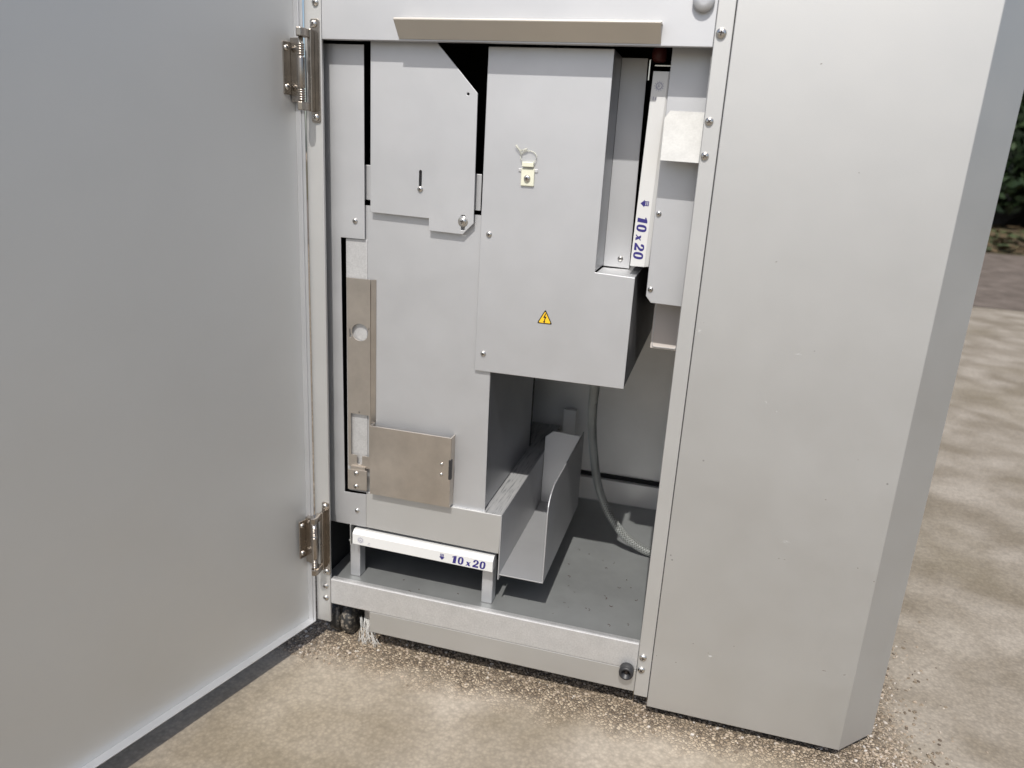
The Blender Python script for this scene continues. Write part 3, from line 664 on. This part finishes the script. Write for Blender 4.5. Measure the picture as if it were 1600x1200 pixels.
# --- frayed clear film trapped beside the levelling foot
bm = bmesh.new()
for i in range(18):
    a = random.uniform(-0.3, 1.0); L = random.uniform(0.4, 0.95)
    x0, y0 = 0.047 + random.uniform(-.010, .006), 0.024 + random.uniform(-.004, .004)
    pts = []
    for k in range(6):
        t = k / 5 * L
        pts.append((x0 + 0.036 * t * a + random.uniform(-.0022, .0022), y0 - 0.014 * t + random.uniform(-.002, .002), 0.040 * (1 - k / 5) ** 1.3 * random.uniform(.85, 1) + 0.0012))
    add_tube(bm, pts, [0.0008, .0006, .0005, .0005, .0005, .0003], 4)
tag(link('plastic_scrap', to_mesh(bm, 'film'), None, 'film'), 'frayed clear plastic scrap hanging to the ground beside the black wheels', 'plastic scrap')

# --- loose pebbles along the foot of the cabinet
base = []
for a in range(12):
    v = Vector((random.gauss(0, 1), random.gauss(0, 1), random.gauss(0, 1))).normalized(); base.append(v)
bmi = bmesh.new(); bmesh.ops.create_icosphere(bmi, subdivisions=1, radius=1); iv = [v.co.copy() for v in bmi.verts]; fi = [[v.index for v in f.verts] for f in bmi.faces]; bmi.free()
vs, fs = [], []
def pebble(x, y, r):
    a = random.uniform(0, 6.28); c, s = math.cos(a), math.sin(a); sx, sy, sz = r * random.uniform(.9, 1.5), r * random.uniform(.6, 1.0), r * random.uniform(.45, .8)
    o = len(vs)
    for v in iv:
        j = random.uniform(.82, 1.12); X, Y, Z = v.x * sx * j, v.y * sy * j, v.z * sz * j
        vs.append((x + X * c - Y * s, y + X * s + Y * c, sz * 0.35 + Z))
    for f in fi: fs.append([o + i for i in f])
for i in range(9000):
    u = random.random()
    if u < 0.62: x = random.uniform(-0.14, 0.47); y = 0.075 - abs(random.gauss(0, 0.032)) if x > 0.06 else random.uniform(-0.045, 0.11)
    elif u < 0.76: x = random.uniform(0.44, 0.80); y = 0.04 - abs(random.gauss(0, 0.025))
    else: x = 0.735 + abs(random.gauss(0, 0.045)); y = random.uniform(0.0, 1) ** 1.8 * 0.8 - 0.03
    lim = -0.035 + 0.018 * noise.noise(Vector((x * 18, 0, 0)))
    if y < lim and random.random() < 0.93: continue
    if -0.02 < x < 0.035 and y > -0.002 and y < 0.07: continue
    pebble(x, y, 0.0010 + 0.0018 * random.random() ** 2.2)
me = bpy.data.meshes.new('pebbles'); me.from_pydata(vs, [], fs)
tag(link('pebbles', me, None, 'pebble'), 'loose mixed pebbles along the foot of the cabinet', 'pebbles', kind='stuff')

# --- fallen leaves and hedge beyond
def leaves(name, n, place, size, mat, parent=None):
    vs, fs = [], []
    for i in range(n):
        p, up = place(); s = random.uniform(*size)
        a = Vector((random.gauss(0, 1), random.gauss(0, 1), random.gauss(0, 1) * up)).normalized()
        b = a.cross(Vector((random.gauss(0, 1), random.gauss(0, 1), random.gauss(0, 1)))).normalized()
        if up < 0.3: b = a.cross(Vector((random.gauss(0, .25), random.gauss(0, .25), 1))).normalized()
        o = len(vs); vs += [p - a * s, p - b * s * .5 + a * s * .1, p + a * s, p + b * s * .5 + a * s * .1]; fs.append((o, o + 1, o + 2, o + 3))
    me = bpy.data.meshes.new(name); me.from_pydata([tuple(v) for v in vs], [], fs)
    return link(name, me, parent, mat)
lo = leaves('leaf_litter', 9000, lambda: (Vector((random.uniform(-3, 14), 8.2 + abs(random.gauss(0, 2.2)), 0.02 + random.uniform(0, .05))), 0.1), (.05, .11), 'litter')
tag(lo, 'brown and green leaf litter on the verge', 'leaf litter', kind='stuff')
hg = thing('hedge', 'tall dark green hedge beyond the concrete at the right edge', 'hedge', (4.5, 13.0, 0))
def hp_():
    x = random.uniform(-4, 13); h = 3.4 + 0.9 * noise.noise(Vector((x * .5, 3, 0)))
    z = random.uniform(0.05, 1) ** 0.8 * h
    y = 12.6 + 0.9 * noise.noise(Vector((x * .9, z * .9, 5))) + abs(random.gauss(0, .45)) + 0.25 * z
    return Vector((x, y, z)), 1.0
fo_ = leaves('foliage', 30000, hp_, (.07, .15), 'leaf', hg); fo_['kind'] = 'stuff'
for i in range(9):
    x = -3.5 + i * 1.95; bm = bmesh.new()
    add_tube(bm, spline([(x, 13.4, 0), (x + .08, 13.5, 1.0), (x - .1, 13.6, 2.2), (x + .1, 13.7, 3.2)], 3), [0.10 - 0.008 * k for k in range(10)], 7)
    link('trunk', to_mesh(bm, 'trunk'), hg, 'soil')
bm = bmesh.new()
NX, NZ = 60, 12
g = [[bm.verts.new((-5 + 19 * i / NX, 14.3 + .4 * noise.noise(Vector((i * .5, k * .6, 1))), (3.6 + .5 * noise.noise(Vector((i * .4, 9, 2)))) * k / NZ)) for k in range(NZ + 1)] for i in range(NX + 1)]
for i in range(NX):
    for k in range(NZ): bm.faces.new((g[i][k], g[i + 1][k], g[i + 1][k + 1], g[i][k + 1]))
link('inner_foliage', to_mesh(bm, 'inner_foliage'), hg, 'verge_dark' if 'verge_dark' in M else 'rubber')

for o in bpy.data.objects:
    if 'wc' in o.keys(): del o['wc']
